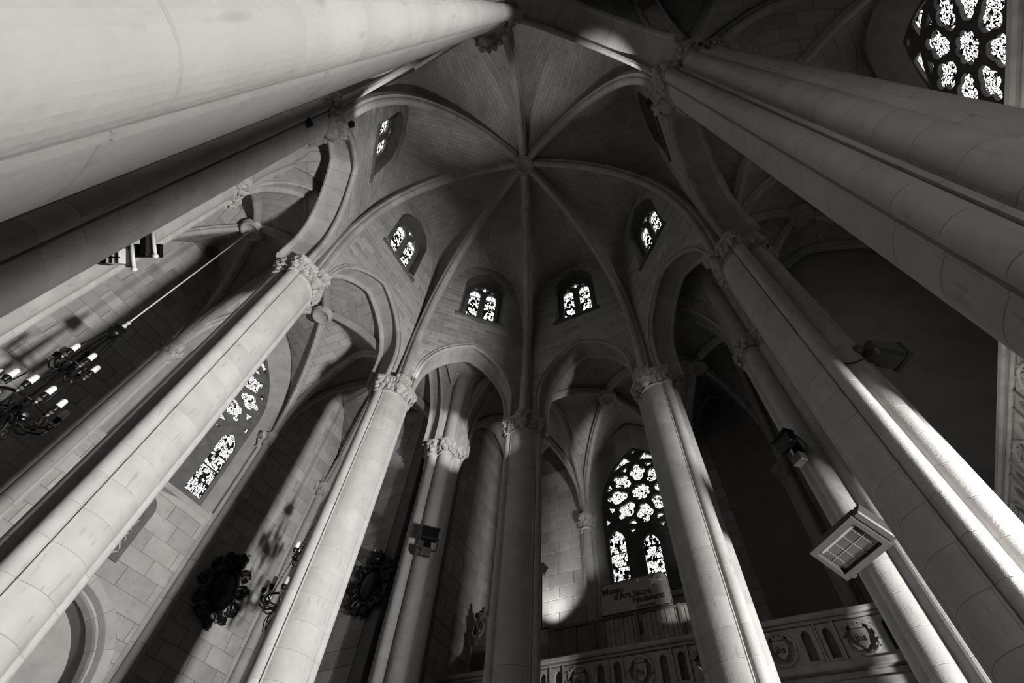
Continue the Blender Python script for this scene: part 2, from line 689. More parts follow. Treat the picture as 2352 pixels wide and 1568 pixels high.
def leaves(par, sec, rows, z0, every, sc=1.0, keep=None):
    n = len(sec)
    k = 0
    for row, (dz, off) in enumerate(rows):
        i = row * every // 2
        while i < n:
            x, y, dx, dy = sec[i]
            a = math.atan2(dy, dx)
            if keep is None or keep(x, y):
                ob('leaf', LEAF[k % 3], par, (x + dx * off, y + dy * off, z0 + dz), (0, random.uniform(-.15, .15), a + math.pi / 2), (sc, sc, sc * random.uniform(.85, 1.1)))
            k += 1
            i += every


COLLAB = {-3: 'half dark clustered column behind the big bright one at upper left',
          -2: 'long bright diagonal column at left crossing the slanted rose window',
          -1: 'bright column next left of the grey middle column, with a dark groove',
          0: 'grey middle column running straight down from the picture centre',
          1: 'column right of the middle with a lit stripe, beside the museum sign',
          2: 'dark column at right with a brightly lit streak near the bottom',
          3: 'dim thick column crossing under the round rose window at upper right',
          4: 'nearest column, huge and bright, filling the upper left corner'}
for k in range(-3, 5):
    az = k * 45 - 22.5
    c = empty('column', (RR * math.sin(R(az)), RR * math.cos(R(az)), 0), -R(az))
    tag(c, COLLAB[k], 'column', 'eight clustered columns of the octagon')
    for i in range(25):
        ob('drum_course', COURSE, c, (0, 0, i * H))
    cp = ob('capital', BELL, c, (0, 0, ZN))
    ob('neck_ring', RING, cp)
    ob('abacus', ABAC, cp)
    leaves(cp, SEC, ((.08, .02), (.22, .06)), 0, 9)
    b = ob('bracket', BRACK, c, (0, -.36, ZN + .52))
    for i in range(7):
        a = math.pi + math.pi * i / 6
        ob('leaf', LEAF[i % 3], b, (.16 * math.cos(a), .16 * math.sin(a), -.3 + .07 * (i % 2)), (0, 0, a + math.pi / 2), (1.1, 1.3, 1.2))

# corner piers between the arms
PP = [('c', 0, .0, .2), ('b', -.3, .3, .02, .6), ('c', .36, .12, .12), ('c', -.36, .12, .12), ('b', -.5, .5, .2, .75)]
SECP = section(PP, (0, .3), 110)
COURSEP = rings('pier_course', SECP, [(.001, -.004), (.005, 0), (H - .005, 0), (H - .001, -.004)], M_COL)
RINGP = rings('neck_ring', SECP, [(-.03, 0), (-.02, .03), (.0, .045), (.03, .03), (.045, .0), (.06, .012), (.08, .0)], M_CAP)
BELLP = rings('bell', SECP, [(.04, .0), (.15, .015), (.3, .05), (.42, .08)], M_CAP)
ABACP = rings('abacus', section(PP, (0, .3), 28), [(.40, .08), (.43, .13), (.50, .14), (.52, .12)], M_CAP)
SPRINGP = rings('springer', SECP, [(.0, -.02), (1.0, -.03), (1.6, .0), (2.2, .06), (3.4, .1)], M_RIB)
PIERLAB = {-45: 'grey corner pier in the middle distance, its capital caught by a bright beam',
           45: 'dark corner pier at lower right carrying the large glazed floodlight',
           135: 'corner pier close behind and right of the viewpoint',
           -135: 'lit corner pier edge at far left beneath a small leafy capital'}
for az in (-45, 45, 135, -135):
    c = empty('pier', (6.28 * math.sin(R(az)), 6.28 * math.cos(R(az)), 0), -R(az))
    tag(c, PIERLAB[az], 'pier', 'corner piers between the arms')
    for i in range(25):
        ob('pier_course', COURSEP, c, (0, 0, i * H))
    cp = ob('capital', BELLP, c, (0, 0, ZN))
    ob('neck_ring', RINGP, cp)
    ob('abacus', ABACP, cp)
    leaves(cp, SECP, ((.08, .02), (.22, .06)), 0, 5, 1.0, lambda x, y: y < .3)
    ob('springer', SPRINGP, c, (0, 0, ZT))

# ------------------------------------------------------------------ tower vault (ceiling)
RIBP = [(4.80, 12.05), (4.86, 13.2), (4.87, 14.4), (4.77, 15.6), (4.52, 16.95), (4.02, 18.3), (3.2, 19.65), (2.05, 20.75), (1.0, 21.3), (.4, 21.45)]
HR = spline([(5.06, 12.5, 0)] + [(a + .08, b + .1, 0) for a, b in RIBP[1:-2]] + [(1.05, 21.45, 0), (0, 21.6, 0)], 10)


def hr(rho):
    for p, q in zip(HR[:-1], HR[1:]):
        if q.x <= rho <= p.x:
            t = (p.x - rho) / max(p.x - q.x, 1e-9)
            return p.y + (q.y - p.y) * t
    return HR[0].y if rho > HR[0].x else HR[-1].y


ceil = empty('ceiling')
tag(ceil, 'eight-ribbed stone star vault high over the octagon', 'vault', None, 'structure')
for k in range(8):
    az = k * 45
    nu, nx = 24, 22
    v, f, uv = [], [], []
    for j in range(nx + 1):
        x = A * (1 - (1 - j / nx) ** 1.6) if j < nx else A
        x = max(x, .02)
        w = x * math.tan(R(22.5))
        h0, hc = hr(x / C45), 21.62 - .62 * (x / A) ** 2
        for i in range(nu + 1):
            u = math.sin((i / nu - .5) * math.pi)
            g = max(1 - abs(u) ** 3, 0) ** .55
            z = h0 + max(hc - h0, 0) * g
            v.append((u * w, x, z))
            uv.append((x * 1.05 + (21 - h0) * .15, u * w + math.copysign((21.6 - z) * .5, u)))
    for j in range(nx):
        for i in range(nu):
            a = j * (nu + 1) + i
            f.append((a, a + nu + 1, a + nu + 2, a + 1))
    ob('web', mesh('web', v, f, M_WEB, True, uv), ceil, (0, 0, 0), (0, 0, -R(az)))
    a = R(az + 22.5)
    e = Vector((math.sin(a), math.cos(a), 0))
    path = [e * p.x + Vector((0, 0, p.y)) for p in spline([(x, z, 0) for x, z in RIBP], 6)]
    rb = ob('rib', None, ceil)
    voussoirs('rib_stone', ROLL, path, (e.y, -e.x, 0), (0, 0, 15), M_RIB, rb, 17)
boss = ob('boss', lathe('boss', [(.36, .3), (.42, .22), (.43, .12), (.38, .1), (.36, .04), (.38, 0), (.32, -.03), (.29, .0), (.27, .05), (.0, .05)], 36, M_CAP), ceil, (0, 0, 21.3))
ob('ring', tube('ring', [(.24 * math.cos(i * .2618), .24 * math.sin(i * .2618), .03) for i in range(24)], .03, 6, M_CAP, True), boss)
for i in range(5):
    a = i * 1.2566
    ob('leaf', LEAF[i % 3], boss, (.03 * math.cos(a), .03 * math.sin(a), .04), (R(-85), 0, a - math.pi / 2), (.9, .9, .9))

# ------------------------------------------------------------------ walls of the octagon with arcade and high windows
SIDES = {-45: 'front_left', 0: 'front', 45: 'front_right', 90: 'right', 135: 'near_right', 180: 'near', -135: 'near_left', -90: 'left'}
WINLAB = {-45: 'two-light pointed high window left of the centre rib',
          0: 'two-light pointed high window right of the centre rib',
          45: 'tilted high window at right under the vault, two bright lights',
          90: 'dark high window edge at upper right seen almost edge-on',
          135: 'high window above the near right arch behind the viewpoint',
          180: 'high window above the near arch behind the viewpoint',
          -135: 'high window over the near left arch beside the big column',
          -90: 'tilted high window at left under the vault, lights mostly dark'}
WINLAB[-90] = 'second high window from upper left, tilted, mostly dark figure glass'
WINLAB[-135] = 'topmost left high window, narrow slanted view with two bright lights'
AR = (1.58, 12.9, 15.22)
WN = (.82, 16.85, 19.2, 20.45)
wn_i = 0


def clip_lancet(cx, hw, z0, zs, za, n=7):
    pts = arch_pts(hw, zs, za, n, z0)
    return [(cx + x, z) for x, z in pts]


def form_hw(z):
    if z < 13:
        return HC
    g = min(max((z - 12.5) / 8.5, 0), 1)
    return HC * (1 - g ** (1 / .55)) ** (1 / 3.0) + .12


for az, nm in SIDES.items():
    w = empty('wall_tower_' + nm, (0, 0, 0), -R(az))
    tag(w, 'ashlar wall of the octagon above its %s arch' % nm.replace('_', ' '), 'wall', None, 'structure')
    out = [(-HC - .3, ZT), (-AR[0], ZT)]
    ap = arch_pts(AR[0], AR[1], AR[2], 14)
    out += list(reversed(ap)) + [(AR[0], ZT), (HC + .3, ZT), (HC + .3, 22.0), (-HC - .3, 22.0)]
    hole = arch_pts(WN[0], WN[2], WN[3], 10, WN[1])
    ob('wall_core', plate('wall_core', [out, hole], A + .012, A + .75, M_JOINT), w)
    if az in (-45, 0, 45, 90, -90, -135):
        ashlar(w, 'block', ZT, 20.95, .27, .6, -HC, HC, A + .012, [
            lambda z: (0, arch_hw(*AR, z)) if z < AR[2] else None,
            lambda z: (0, arch_hw(WN[0], WN[2], WN[3], z)) if WN[1] - .01 <= z < WN[3] else None], M_WALL, .007, .012, form_hw)
    # arcade arch
    ar = ob('arch', None, w)
    path = [Vector((x, A, z)) for x, z in [(AR[0], ZT)] + [(AR[0], 12.5)] + ap + [(-AR[0], 12.5), (-AR[0], ZT)]]
    voussoirs('arch_stone', ARCHP, path, (0, 1, 0), (0, A, 12.6), M_RIB, ar, 15)
    # high window
    wn_i += 1
    h = empty('window_%d' % wn_i, (0, 0, 0), -R(az))
    tag(h, WINLAB[az], 'window', 'high windows of the octagon', 'structure')
    o1 = arch_pts(WN[0], WN[2], WN[3], 10, WN[1])
    o2 = arch_pts(.7, 19.1, 20.1, 10, 17.02)
    n = len(o1)
    v = [(x, A - .01, z) for x, z in o1] + [(x, A + .33, z) for x, z in o2]
    f = [(i, i + n, (i + 1) % n + n, (i + 1) % n) for i in range(n)]
    ob('jamb', mesh('jamb', v, f, M_DARKST), h)
    ob('sill', boxm('sill', -.9, .9, A - .07, A + .33, 16.73, 16.87, M_DARKST, .02), h)
    lan = [clip_lancet(s * .335, .215, 17.2, 18.95, 19.3) for s in (-1, 1)]
    quat = [(p[0], p[1]) for p in section([('c', 0, 19.55, .07), ('c', .1, 19.55, .06), ('c', -.1, 19.55, .06), ('c', 0, 19.65, .06), ('c', 0, 19.45, .06)], (0, 19.55), 28)]
    eyes = [[(s * .335 + .07 * math.cos(t), 19.42 + .055 * math.sin(t)) for t in [q * .785 for q in range(8)]] for s in (-1, 1)]
    ob('tracery', plate('tracery', [o2, lan[0], lan[1], quat] + eyes, A + .25, A + .36, M_DARKST), h)
    g1, g2 = (G_DIM, G_DIM) if az in (90, 135, 180) else (G_HIGH, G_HIGHTOP)
    for s in (-1, 1):
        cx = s * .335
        ob('pane', mesh('pane', [(cx - .25, A + .33, 17.15), (cx + .25, A + .33, 17.15), (cx + .25, A + .33, 18.85), (cx - .25, A + .33, 18.85)], [(0, 1, 2, 3)], g1), h)
        ob('pane', mesh('pane', [(cx - .25, A + .33, 18.87), (cx + .25, A + .33, 18.87), (cx + .25, A + .33, 19.5), (cx - .25, A + .33, 19.5)], [(0, 1, 2, 3)], g2), h)
        ob('lead_bar', boxm('lead_bar', cx - .24, cx + .24, A + .29, A + .31, 18.84, 18.875, M_IRON), h)
        ob('lead_bar', boxm('lead_bar', cx - .012, cx + .012, A + .29, A + .31, 18.86, 19.35, M_IRON), h)
    ob('pane', mesh('pane', [(-.2, A + .335, 19.36), (.2, A + .335, 19.36), (.2, A + .335, 19.78), (-.2, A + .335, 19.78)], [(0, 1, 2, 3)], g2), h)

# ------------------------------------------------------------------ arms: vaults, walls, big windows
ARMS = {0: 'front', 90: 'right', 180: 'near', -90: 'left'}
ZS, ZH = 12.0, 3.2


def gp(u):
    return math.sqrt(max(2.25 - (u + .5) ** 2, 0)) / math.sqrt(2.0)


def bayz(u, v):
    z = ZS + ZH * max(gp(abs(u)), gp(abs(v)))
    return z + .55 * max(v, 0) ** 2 * (1 - u * u) * (1 - .2 * abs(u))


BOSS2 = lathe('boss', [(.28, .25), (.33, .18), (.34, .08), (.3, .06), (.29, .02), (.3, -.02), (.25, -.04), (.22, -.01), (.2, .03), (.0, .03)], 28, M_CAP)
Y0, Y1 = 4.95, 9.38
BAYS = {0: 'middle', -1: 'left side', 1: 'right side'}
# big window outlines
OP = (1.8, 13.0, 15.7)
TR = (1.45, 12.3, 14.75)
ZR = 12.75


def big_window(az, idx, label, detail=True):
    h = empty('window_%d' % idx, (0, 0, 0), -R(az))
    tag(h, label, 'window', 'rose windows in the ends of the arms', 'structure')
    yt = AW + .32
    o1 = arch_pts(*OP, 14, 9.0)
    o2 = arch_pts(*TR, 14, 9.22)
    n = len(o1)
    v = [(x, AW - .005, z) for x, z in o1] + [(x, yt, z) for x, z in o2]
    f = [(i, i + n, (i + 1) % n + n, (i + 1) % n) for i in range(n)]
    ob('jamb', mesh('jamb', v, f, M_WALL), h)
    ob('sill', boxm('sill', -1.75, 1.75, AW - .06, yt, 8.86, 9.02, M_WALL, .02), h)
    holes, mats = [], []
    for cx, za in ((-1.07, 11.5), (0, 11.12), (1.07, 11.5)):
        holes.append(clip_lancet(cx, .265, 9.36, za - .42, za))
        mats.append(G_LANCET)
    holes.append([(p[0], p[1]) for p in section([('c', 0, ZR, .2)] + [('c', .23 * math.cos(R(22.5 + 45 * i)), ZR + .23 * math.sin(R(22.5 + 45 * i)), .1) for i in range(8)], (0, ZR), 56)])
    mats.append(G_ROSE)
    pet = [(p[0], p[1]) for p in section([('c', .125, .86, .165), ('c', -.125, .86, .165), ('c', 0, .68, .19), ('c', .05, .56, .08), ('c', -.05, .56, .08), ('c', 0, 1.1, .125)], (0, .8), 40)]
    tri = [(1.24 * math.sin(R(22.5) + t), 1.24 * math.cos(R(22.5) + t)) for t in (-.13, -.05, .05, .13)] + [(1.08 * math.sin(R(22.5) + .03), 1.08 * math.cos(R(22.5) + .03)), (1.08 * math.sin(R(22.5) - .03), 1.08 * math.cos(R(22.5) - .03))]
    for i in range(8):
        ca, sa = math.cos(R(45 * i)), math.sin(R(45 * i))
        for sh in (pet, tri):
            holes.append([(x * ca - z * sa, ZR + x * sa + z * ca) for x, z in sh])
            mats.append(G_ROSE)
    for s in (-1, 1):
        cr = []
        for t in range(8):
            a = R(52 + t * 4.6)
            cr.append((s * 1.40 * math.cos(a), ZR + 1.40 * math.sin(a)))
        top = []
        for t in range(8):
            z = 13.72 + (14.42 - 13.72) * t / 7
            top.append((s * (arch_hw(*TR, z) - .09), z))
        a1 = [q for q in cr if True]
        holes.append(a1 + list(reversed(top)))
        mats.append(G_ROSE)
    for s in (-1, 1):
        holes.append([(s * 1.34, 12.0), (s * 1.34, 11.72), (s * 1.2, 11.85)])
        mats.append(G_ROSE)
        holes.append([(s * .62, 11.42), (s * .38, 11.4), (s * .5, 11.28)])
        mats.append(G_ROSE)
    holes.append([(.08 * math.cos(t * .785), 14.56 + .06 * math.sin(t * .785)) for t in range(8)])
    mats.append(G_ROSE)
    ob('tracery', plate('tracery', [o2] + holes, yt - .02, yt + .16, M_DARKST), h)
    for hl, m in zip(holes, mats):
        m = G_NEAR if az == 180 else m
        ob('pane', plate('pane', [[(x, z) for x, z in hl]], yt + .06, yt + .075, m), h)
    for cx in (-1.07, 0, 1.07):
        for z in (9.8, 10.25, 10.7):
            ob('glazing_bar', boxm('glazing_bar', cx - .27, cx + .27, yt + .03, yt + .055, z - .012, z + .012, M_IRON), h)
    return h


RSP = section([('c', 0, -.1, .13), ('b', -.22, .22, -.06, .2)], (0, 0), 40)
RCOURSE = rings('shaft_course', RSP, [(.003, -.01), (.01, 0), (H * 2 - .01, 0), (H * 2 - .003, -.01)], M_COL)
RBELL = rings('bell', RSP, [(-.04, .0), (-.02, .05), (.02, .05), (.05, .01), (.15, .02), (.3, .08), (.4, .13), (.48, .14), (.5, .1)], M_CAP)

for az, nm in ARMS.items():
    wl = empty('wall_' + nm, (0, 0, 0), -R(az))
    tag(wl, 'stone end wall of the %s arm with its tall rose window' % nm, 'wall', None, 'structure')
    hole = arch_pts(*OP, 14, 9.0)
    outer = [(-4.9, 0), (4.9, 0), (4.9, 16.6), (-4.9, 16.6)]
    loops = [outer, hole]
    if nm == 'left':
        door = [(1.4, .05)] + [(1.4 * math.cos(R(t)), 4.96 + 1.4 * math.sin(R(t))) for t in range(0, 181, 5)] + [(-1.4, .05)]
        loops.append(door)
    if nm == 'right':
        loops.append([(1.9, .05), (1.9, 3.5), (-1.9, 3.5), (-1.9, .05)])
    core = plate('wall_core', loops, AW, AW + .9, M_JOINT if nm in ('left', 'front') else M_PLAIN)
    ob('wall_core', core, wl)
    hs = [lambda z: (0, arch_hw(*OP, z)) if 9.0 - .01 <= z < OP[2] else None]
    if nm == 'left':
        hs.append(lambda z: (0, math.sqrt(max(1.72 ** 2 - (z - 4.96) ** 2, 0)) if z > 4.96 else 1.72) if z < 6.68 else None)
        ashlar(wl, 'block', 3.6, 15.3, .4, .78, -4.6, 4.5, AW, hs, M_WALL, .009, .02, None, 300)
    elif nm == 'front':
        ashlar(wl, 'block', 6.6, 14.4, .4, .85, -4.6, 2.6, AW, hs, M_WALL, .009, .02, None, 300)
    for x in (-4.42, -HC, HC, 4.42):
        rs = ob('wall_shaft', None, wl, (x, AW, 0))
        for i in range(25 // 2 + 1):
            ob('shaft_course', RCOURSE, rs, (0, 0, i * H * 2 - H))
        cb = ob('capital', RBELL, rs, (0, 0, ZN))
        if nm in ('left', 'front'):
            leaves(cb, RSP, ((.05, .02), (.2, .06)), 0, 5, .9, lambda x, y: y < .05)
    # side walls of the arm
    for s, sn in ((-1, 'first'), (1, 'second')):
        vis = (nm == 'left' and s == 1) or (nm == 'front' and s == -1)
        sw = empty('wall_%s_side%s' % (nm, '' if s < 0 else '_far'), (0, 0, 0), -R(az + 90 * s))
        tag(sw, 'plain stone %s side wall of the %s arm' % ('left' if s < 0 else 'right', nm), 'wall', None, 'structure')
        # in the panel frame: outward = s * arm x, panel x = -s * arm y
        xa, xb = sorted((-s * (A + .9), -s * (AW + .3)))
        ob('wall_core', boxm('wall_core', xa, xb, A, A + .5, 0, 16.6, M_JOINT if vis else M_PLAIN), sw)
        if vis:
            ashlar(sw, 'block', 5.0, 14.6, .4, .8, xa + .05, xb - .35, A, [], M_WALL, .009, .02, None, 260)
    # vault of the arm, three bays
    cl = empty('ceiling_' + nm, (0, 0, 0), -R(az))
    tag(cl, 'ribbed stone vault of the %s arm' % nm, 'vault', None, 'structure')
    for bi, (x0, x1) in enumerate(((-4.6, -HC), (-HC, HC), (HC, 4.6))):
        a, b = (x1 - x0) / 2, (Y1 - Y0) / 2
        cx, cy = (x0 + x1) / 2, (Y0 + Y1) / 2
        N = 28
        v, f, uv = [], [], []
        for j in range(N + 1):
            for i in range(N + 1):
                u, w_ = i / N * 2 - 1, j / N * 2 - 1
                z = bayz(u, w_)
                v.append((cx + u * a, cy + w_ * b, z + .06))
                if abs(u) > abs(w_):
                    uv.append((cy + w_ * b, math.copysign(abs(u) * a + (15.2 - z) * .6, u)))
                else:
                    uv.append((cx + u * a + 3.3, math.copysign(abs(w_) * b + (15.2 - z) * .6, w_)))
        for j in range(N):
            for i in range(N):
                q = j * (N + 1) + i
                f.append((q, q + N + 1, q + N + 2, q + 1))
        ob('web', mesh('web', v, f, M_WEB2, True, uv), cl)
        for sx in (-1, 1):
            for sy in (-1, 1):
                rb = ob('rib', None, cl)
                path = []
                for t in range(13):
                    q = 1 - t / 12 * .9
                    path.append(Vector((cx + sx * q * a, cy + sy * q * b, bayz(sx * q, sy * q) - .03)))
                voussoirs('rib_stone', ROLL, path, (sy * b, -sx * a, 0), (cx, cy, 10), M_RIB, rb, 7, .006, .72)
        bs = ob('boss', BOSS2, cl, (cx, cy, 14.86))
        for i in range(5):
            t = i * 1.2566 + .3
            ob('leaf', LEAF[i % 3], bs, (.03 * math.cos(t), .03 * math.sin(t), .02), (R(-85), 0, t - math.pi / 2), (.75, .75, .8))
    for x in (-HC, HC, -4.5, 4.5):
        rb = ob('transverse_arch', None, cl)
        path = []
        for t in range(25):
            w_ = t / 24 * 2 - 1
            path.append(Vector((x, (Y0 + Y1) / 2 + w_ * (Y1 - Y0) / 2, ZS + ZH * gp(abs(w_)) - .03)))
        voussoirs('rib_stone', ROLL, path, (1, 0, 0), (x, (Y0 + Y1) / 2, 11), M_RIB, rb, 13, .006, .85)
    # narrow arches from the columns to the corner piers
    for s in (-1, 1):
        sa = empty('wall_%s_narrow%s' % (nm, '' if s < 0 else '_far'), (0, 0, 0), -R(az))
        tag(sa, 'narrow pointed arch between column and corner pier, %s side of the %s arm' % ('left' if s < 0 else 'right', nm), 'arch', None, 'structure')
        mx = s * 3.3
        hw, zs, za = 1.0, 12.6, 15.35
        ap = [(mx + x, z) for x, z in arch_pts(hw, zs, za, 12)]
        out = [(mx - 1.5, ZT), (mx - hw, ZT)] + list(reversed(ap)) + [(mx + hw, ZT), (mx + 1.5, ZT), (mx + 1.5, 16.6), (mx - 1.5, 16.6)]
        ob('wall_core', plate('wall_core', [out], A + .1, A + .6, M_WALL), sa)
        path = [Vector((x, A + .1, z)) for x, z in [(mx + hw, ZT)] + ap + [(mx - hw, ZT)]]
        voussoirs('arch_stone', [(b * .66, o_) for b, o_ in ARCHP], path, (0, 1, 0), (mx, A + .1, 12.2), M_RIB, sa, 13)

# small triangular vaults behind the diagonal arches
for az, nm in ((-45, 'front left'), (45, 'front right'), (135, 'near right'), (-135, 'near left')):
    cl = empty('ceiling_corner_' + nm.replace(' ', '_'), (0, 0, 0), -R(az))
    tag(cl, 'small triangular corner vault behind the %s arch' % nm, 'vault', None, 'structure')
    P = [Vector((-HC, A + .3, 0)), Vector((HC, A + .3, 0)), Vector((0, 6.5, 0))]
    N = 16
    idx, v, f, uv = {}, [], [], []
    for i in range(N + 1):
        for j in range(N + 1 - i):
            b0, b1 = i / N, j / N
            b2 = 1 - b0 - b1
            p = P[0] * b0 + P[1] * b1 + P[2] * b2
            m = max(b0, b1, b2)
            z = 12.4 + 3.3 * math.sqrt(max(1 - ((m - 1 / 3) * 1.5) ** 2, 0))
            idx[(i, j)] = len(v)
            v.append((p.x, p.y, z))
            uv.append((p.y * 1.2, p.x))
    for i in range(N):
        for j in range(N - i):
            f.append((idx[i, j], idx[i + 1, j], idx[i, j + 1]))
            if j < N - i - 1:
                f.append((idx[i + 1, j], idx[i + 1, j + 1], idx[i, j + 1]))
    ob('web', mesh('web', v, f, M_WEB2, True, uv), cl)

big_window(0, 9, 'rose window over lancets behind the museum sign, eight petals in view')
big_window(90, 10, 'round rose window at the upper right corner in a deep splayed opening')
big_window(-90, 11, 'slanted rose window at left, mostly hidden by the long bright column')
big_window(180, 12, 'rose window in the near arm behind the viewpoint')

# floor, outer lid, arched recess in the left wall
tag(ob('floor', boxm('floor', -11, 14, -11, 11, -.3, 0, M_FLOOR)), 'stone floor of the church', 'floor', None, 'structure')
lid = ob('ceiling_roof', boxm('ceiling_roof', -10.4, 10.4, -10.4, 10.4, 22.3, 22.5, M_PLAIN))
tag(lid, 'roof over the vaults', 'roof', None, 'structure')

# arched recess low in the left wall
rc = empty('door_1', (0, 0, 0), -R(-90))
tag(rc, 'round-arched deep recess at the bottom left corner of the picture', 'archway', None, 'structure')
pth = [Vector((1.72, AW, 2.0)), Vector((1.72, AW, 3.5))] + [Vector((1.72 * math.cos(R(t)), AW, 4.96 + 1.72 * math.sin(R(t)))) for t in range(0, 181, 9)] + [Vector((-1.72, AW, 3.5)), Vector((-1.72, AW, 2.0))]
voussoirs('arch_stone', [(.0, -.01), (-.02, .0), (-.02, .2), (.02, .22), (.03, .26), (-.0, .3), (.03, .35), (.1, .37), (.3, .38), (.3, -.01)], pth, (0, 1, 0), (0, AW, 4.4), M_WALL, rc, 15)
ob('back_wall', boxm('back_wall', -1.5, 1.5, AW + .9, AW + 1.0, 0, 6.5, M_WALL), rc)
dr = empty('door_2', (0, 0, 0), -R(90))
tag(dr, 'open entrance under the right gallery', 'doorway', None, 'structure')
for s in (-1, 1):
    ob('jamb', boxm('jamb', s * 2.0 - .1, s * 2.0 + .1, AW - .06, AW + .3, 0, 3.5, M_WALL, .02), dr)
ob('lintel', boxm('lintel', -2.1, 2.1, AW - .06, AW + .3, 3.5, 3.85, M_WALL, .02), dr)

# ------------------------------------------------------------------ galleries
GY = 6.15
ROUND_X = [-3.74, -2.47, -1.2, .07, 1.35, 2.62, 3.9]
ELL = [(.27 * math.cos(t * .2618), .29 * math.sin(t * .2618)) for t in range(24)]
FRAME = plate('frame', [[(-.31, -.3), (.31, -.3), (.31, .3), (-.31, .3)], [(x, z) for x, z in ELL]], -.02, .05, M_CAP)
RING2 = tube('ring', [(x * .93, -.015, z * .93) for x, z in ELL], .03, 6, M_CAP, True)
SHIELD = plate('shield', [[(-.12, .13), (.12, .13), (.125, .02), (.09, -.09), (0, -.17), (-.09, -.09), (-.125, .02)]], -.03, .03, M_CAP)
CROWN = plate('crown', [[(-.09, .15), (.09, .15), (.11, .23), (.05, .19), (0, .25), (-.05, .19), (-.11, .23)]], -.03, .03, M_CAP)
NICHE_H = clip_lancet(0, .075, -.25, .14, .24, 6)
NICHE = plate('niche', [[(-.15, -.3), (.15, -.3), (.15, .3), (-.15, .3)], NICHE_H], -.02, .06, M_CAP)
NICHE_B = boxm('niche_back', -.1, .1, .055, .08, -.28, .28, M_DARKST)


def lettering(name, body, size, parent, loc, mat, ext=.004, rotz=0.0, bold=0.0):
    c = bpy.data.curves.new(name, 'FONT')
    c.body = body
    c.size = size
    c.extrude = ext
    c.offset = bold
    c.materials.append(mat)
    c.resolution_u = 3
    t = bpy.data.objects.new('tmp', c)
    COL.objects.link(t)
    me = bpy.data.meshes.new_from_object(t.evaluated_get(bpy.context.evaluated_depsgraph_get()))
    bpy.data.objects.remove(t)
    me.name = name
    return ob(name, me, parent, loc, (math.pi / 2, rotz, 0))


for az, nm, lab in ((0, 'front', 'carved stone gallery parapet with shield roundels below the museum sign'), (90, 'right', 'carved stone gallery parapet at the far right edge of the picture')):
    g = empty('gallery_parapet', (0, 0, 0), -R(az))
    tag(g, lab, 'parapet', 'gallery parapets', 'thing')
    X = 4.6
    tag(ob('floor_gallery_' + nm, boxm('floor_gallery', -X, X, GY + .31, AW - .01, 5.12, 5.2, M_PLAIN), None, (0, 0, 0), (0, 0, -R(az))), 'floor slab of the %s gallery' % nm, 'floor', None, 'structure')
    ob('body', boxm('body', -X, X, GY + .08, GY + .3, 5.15, 6.2, M_CAP), g)
    ob('coping', boxm('coping', -X, X, GY - .1, GY + .34, 6.2, 6.3, M_CAP, .025), g)
    ob('moulding', boxm('moulding', -X, X, GY - .05, GY + .3, 6.14, 6.2, M_CAP, .02), g)
    for z0, z1, y in ((5.38, 5.5, -.1), (5.26, 5.38, .03), (5.1, 5.24, -.05)):
        ob('moulding', boxm('moulding', -X, X, GY + y, GY + .3, z0, z1, M_CAP, .02), g)
    for i, x in enumerate(ROUND_X):
        p = ob('roundel', FRAME, g, (x, GY, 5.82))
        ob('ring', RING2, p)
        sh = ob('shield', SHIELD, p)
        ob('crown', CROWN, p)
        if az == 0 and i == 0:
            JHS = lettering('lettering', 'jhs', .15, p, (-.095, -.032, -.06), M_INK, .002, 0, .003).data
        elif az == 0:
            ob('lettering', JHS, p, (-.095, -.032, -.06), (math.pi / 2, 0, 0))
        for j in range(10):
            t = j * .6283
            ob('leaf', LEAF[j % 3], p, (.2 * math.cos(t), .0, .215 * math.sin(t)), (0, -t + math.pi / 2, 0), (.5, .6, .45))
        for dx in (.46, .81):
            nx = x + dx
            if nx < X - .2:
                q = ob('niche', NICHE, g, (nx, GY, 5.82))
                ob('niche_back', NICHE_B, q)
        ob('post', boxm('post', x - .36, x - .32, GY - .05, GY + .1, 5.5, 6.14, M_CAP, .01), g)
        ob('post', boxm('post', x + .62, x + .655, GY - .05, GY + .1, 5.5, 6.14, M_CAP, .01), g)

# wooden booth with the museum sign on the front gallery
bo = empty('wooden_booth')
tag(bo, 'dark plank booth on the front gallery behind the parapet', 'booth')
x = -2.42
i = 0
while x < 2.0:
    w = .34 if x < -.98 else .105
    ob('plank', boxm('plank', x, x + w - .008, 6.62 + .012 * (i % 2), 6.66, 5.2, 7.13, M_WOOD if x < -.98 else M_WOOD2, .006), bo)
    x += w
    i += 1
ob('back_panel', boxm('back_panel', -2.42, 2.0, 6.66, 6.7, 5.2, 7.12, M_WOOD), bo)
for x in (-2.44, -.98, .96, 2.0):
    ob('post', boxm('post', x - .035, x + .035, 6.58, 6.68, 5.2, 7.18, M_WOOD, .01), bo)
ob('top_rail', boxm('top_rail', -2.46, 2.04, 6.59, 6.72, 7.12, 7.17, M_WOOD, .01), bo)
ob('hatch', boxm('hatch', -.02, .1, 6.6, 6.64, 6.7, 6.95, M_INK, .01), bo)
sg = empty('museum_sign', (0, 6.54, 0))
tag(sg, 'grey museum sign lettered Museu d\'Art Sacre Nadalenc with a pale star', 'sign')
pts = [(-.74, 7.17), (.86, 7.17), (.86, 7.72)] + [(.68 + .18 * math.cos(R(t)), 7.72 + .18 * math.sin(R(t))) for t in (22, 45, 68, 90)] + [(-.6, 7.86), (-.7, 7.82), (-.74, 7.72)]
ob('board', plate('board', [pts], 0, .04, M_BOARD), sg)
ob('frame', tube('frame', [(x, -.005, z) for x, z in pts], .012, 6, M_WOOD, True), sg)
lettering('lettering', 'Museu', .19, sg, (-.68, -.004, 7.63), M_INK, .003, 0, .007)
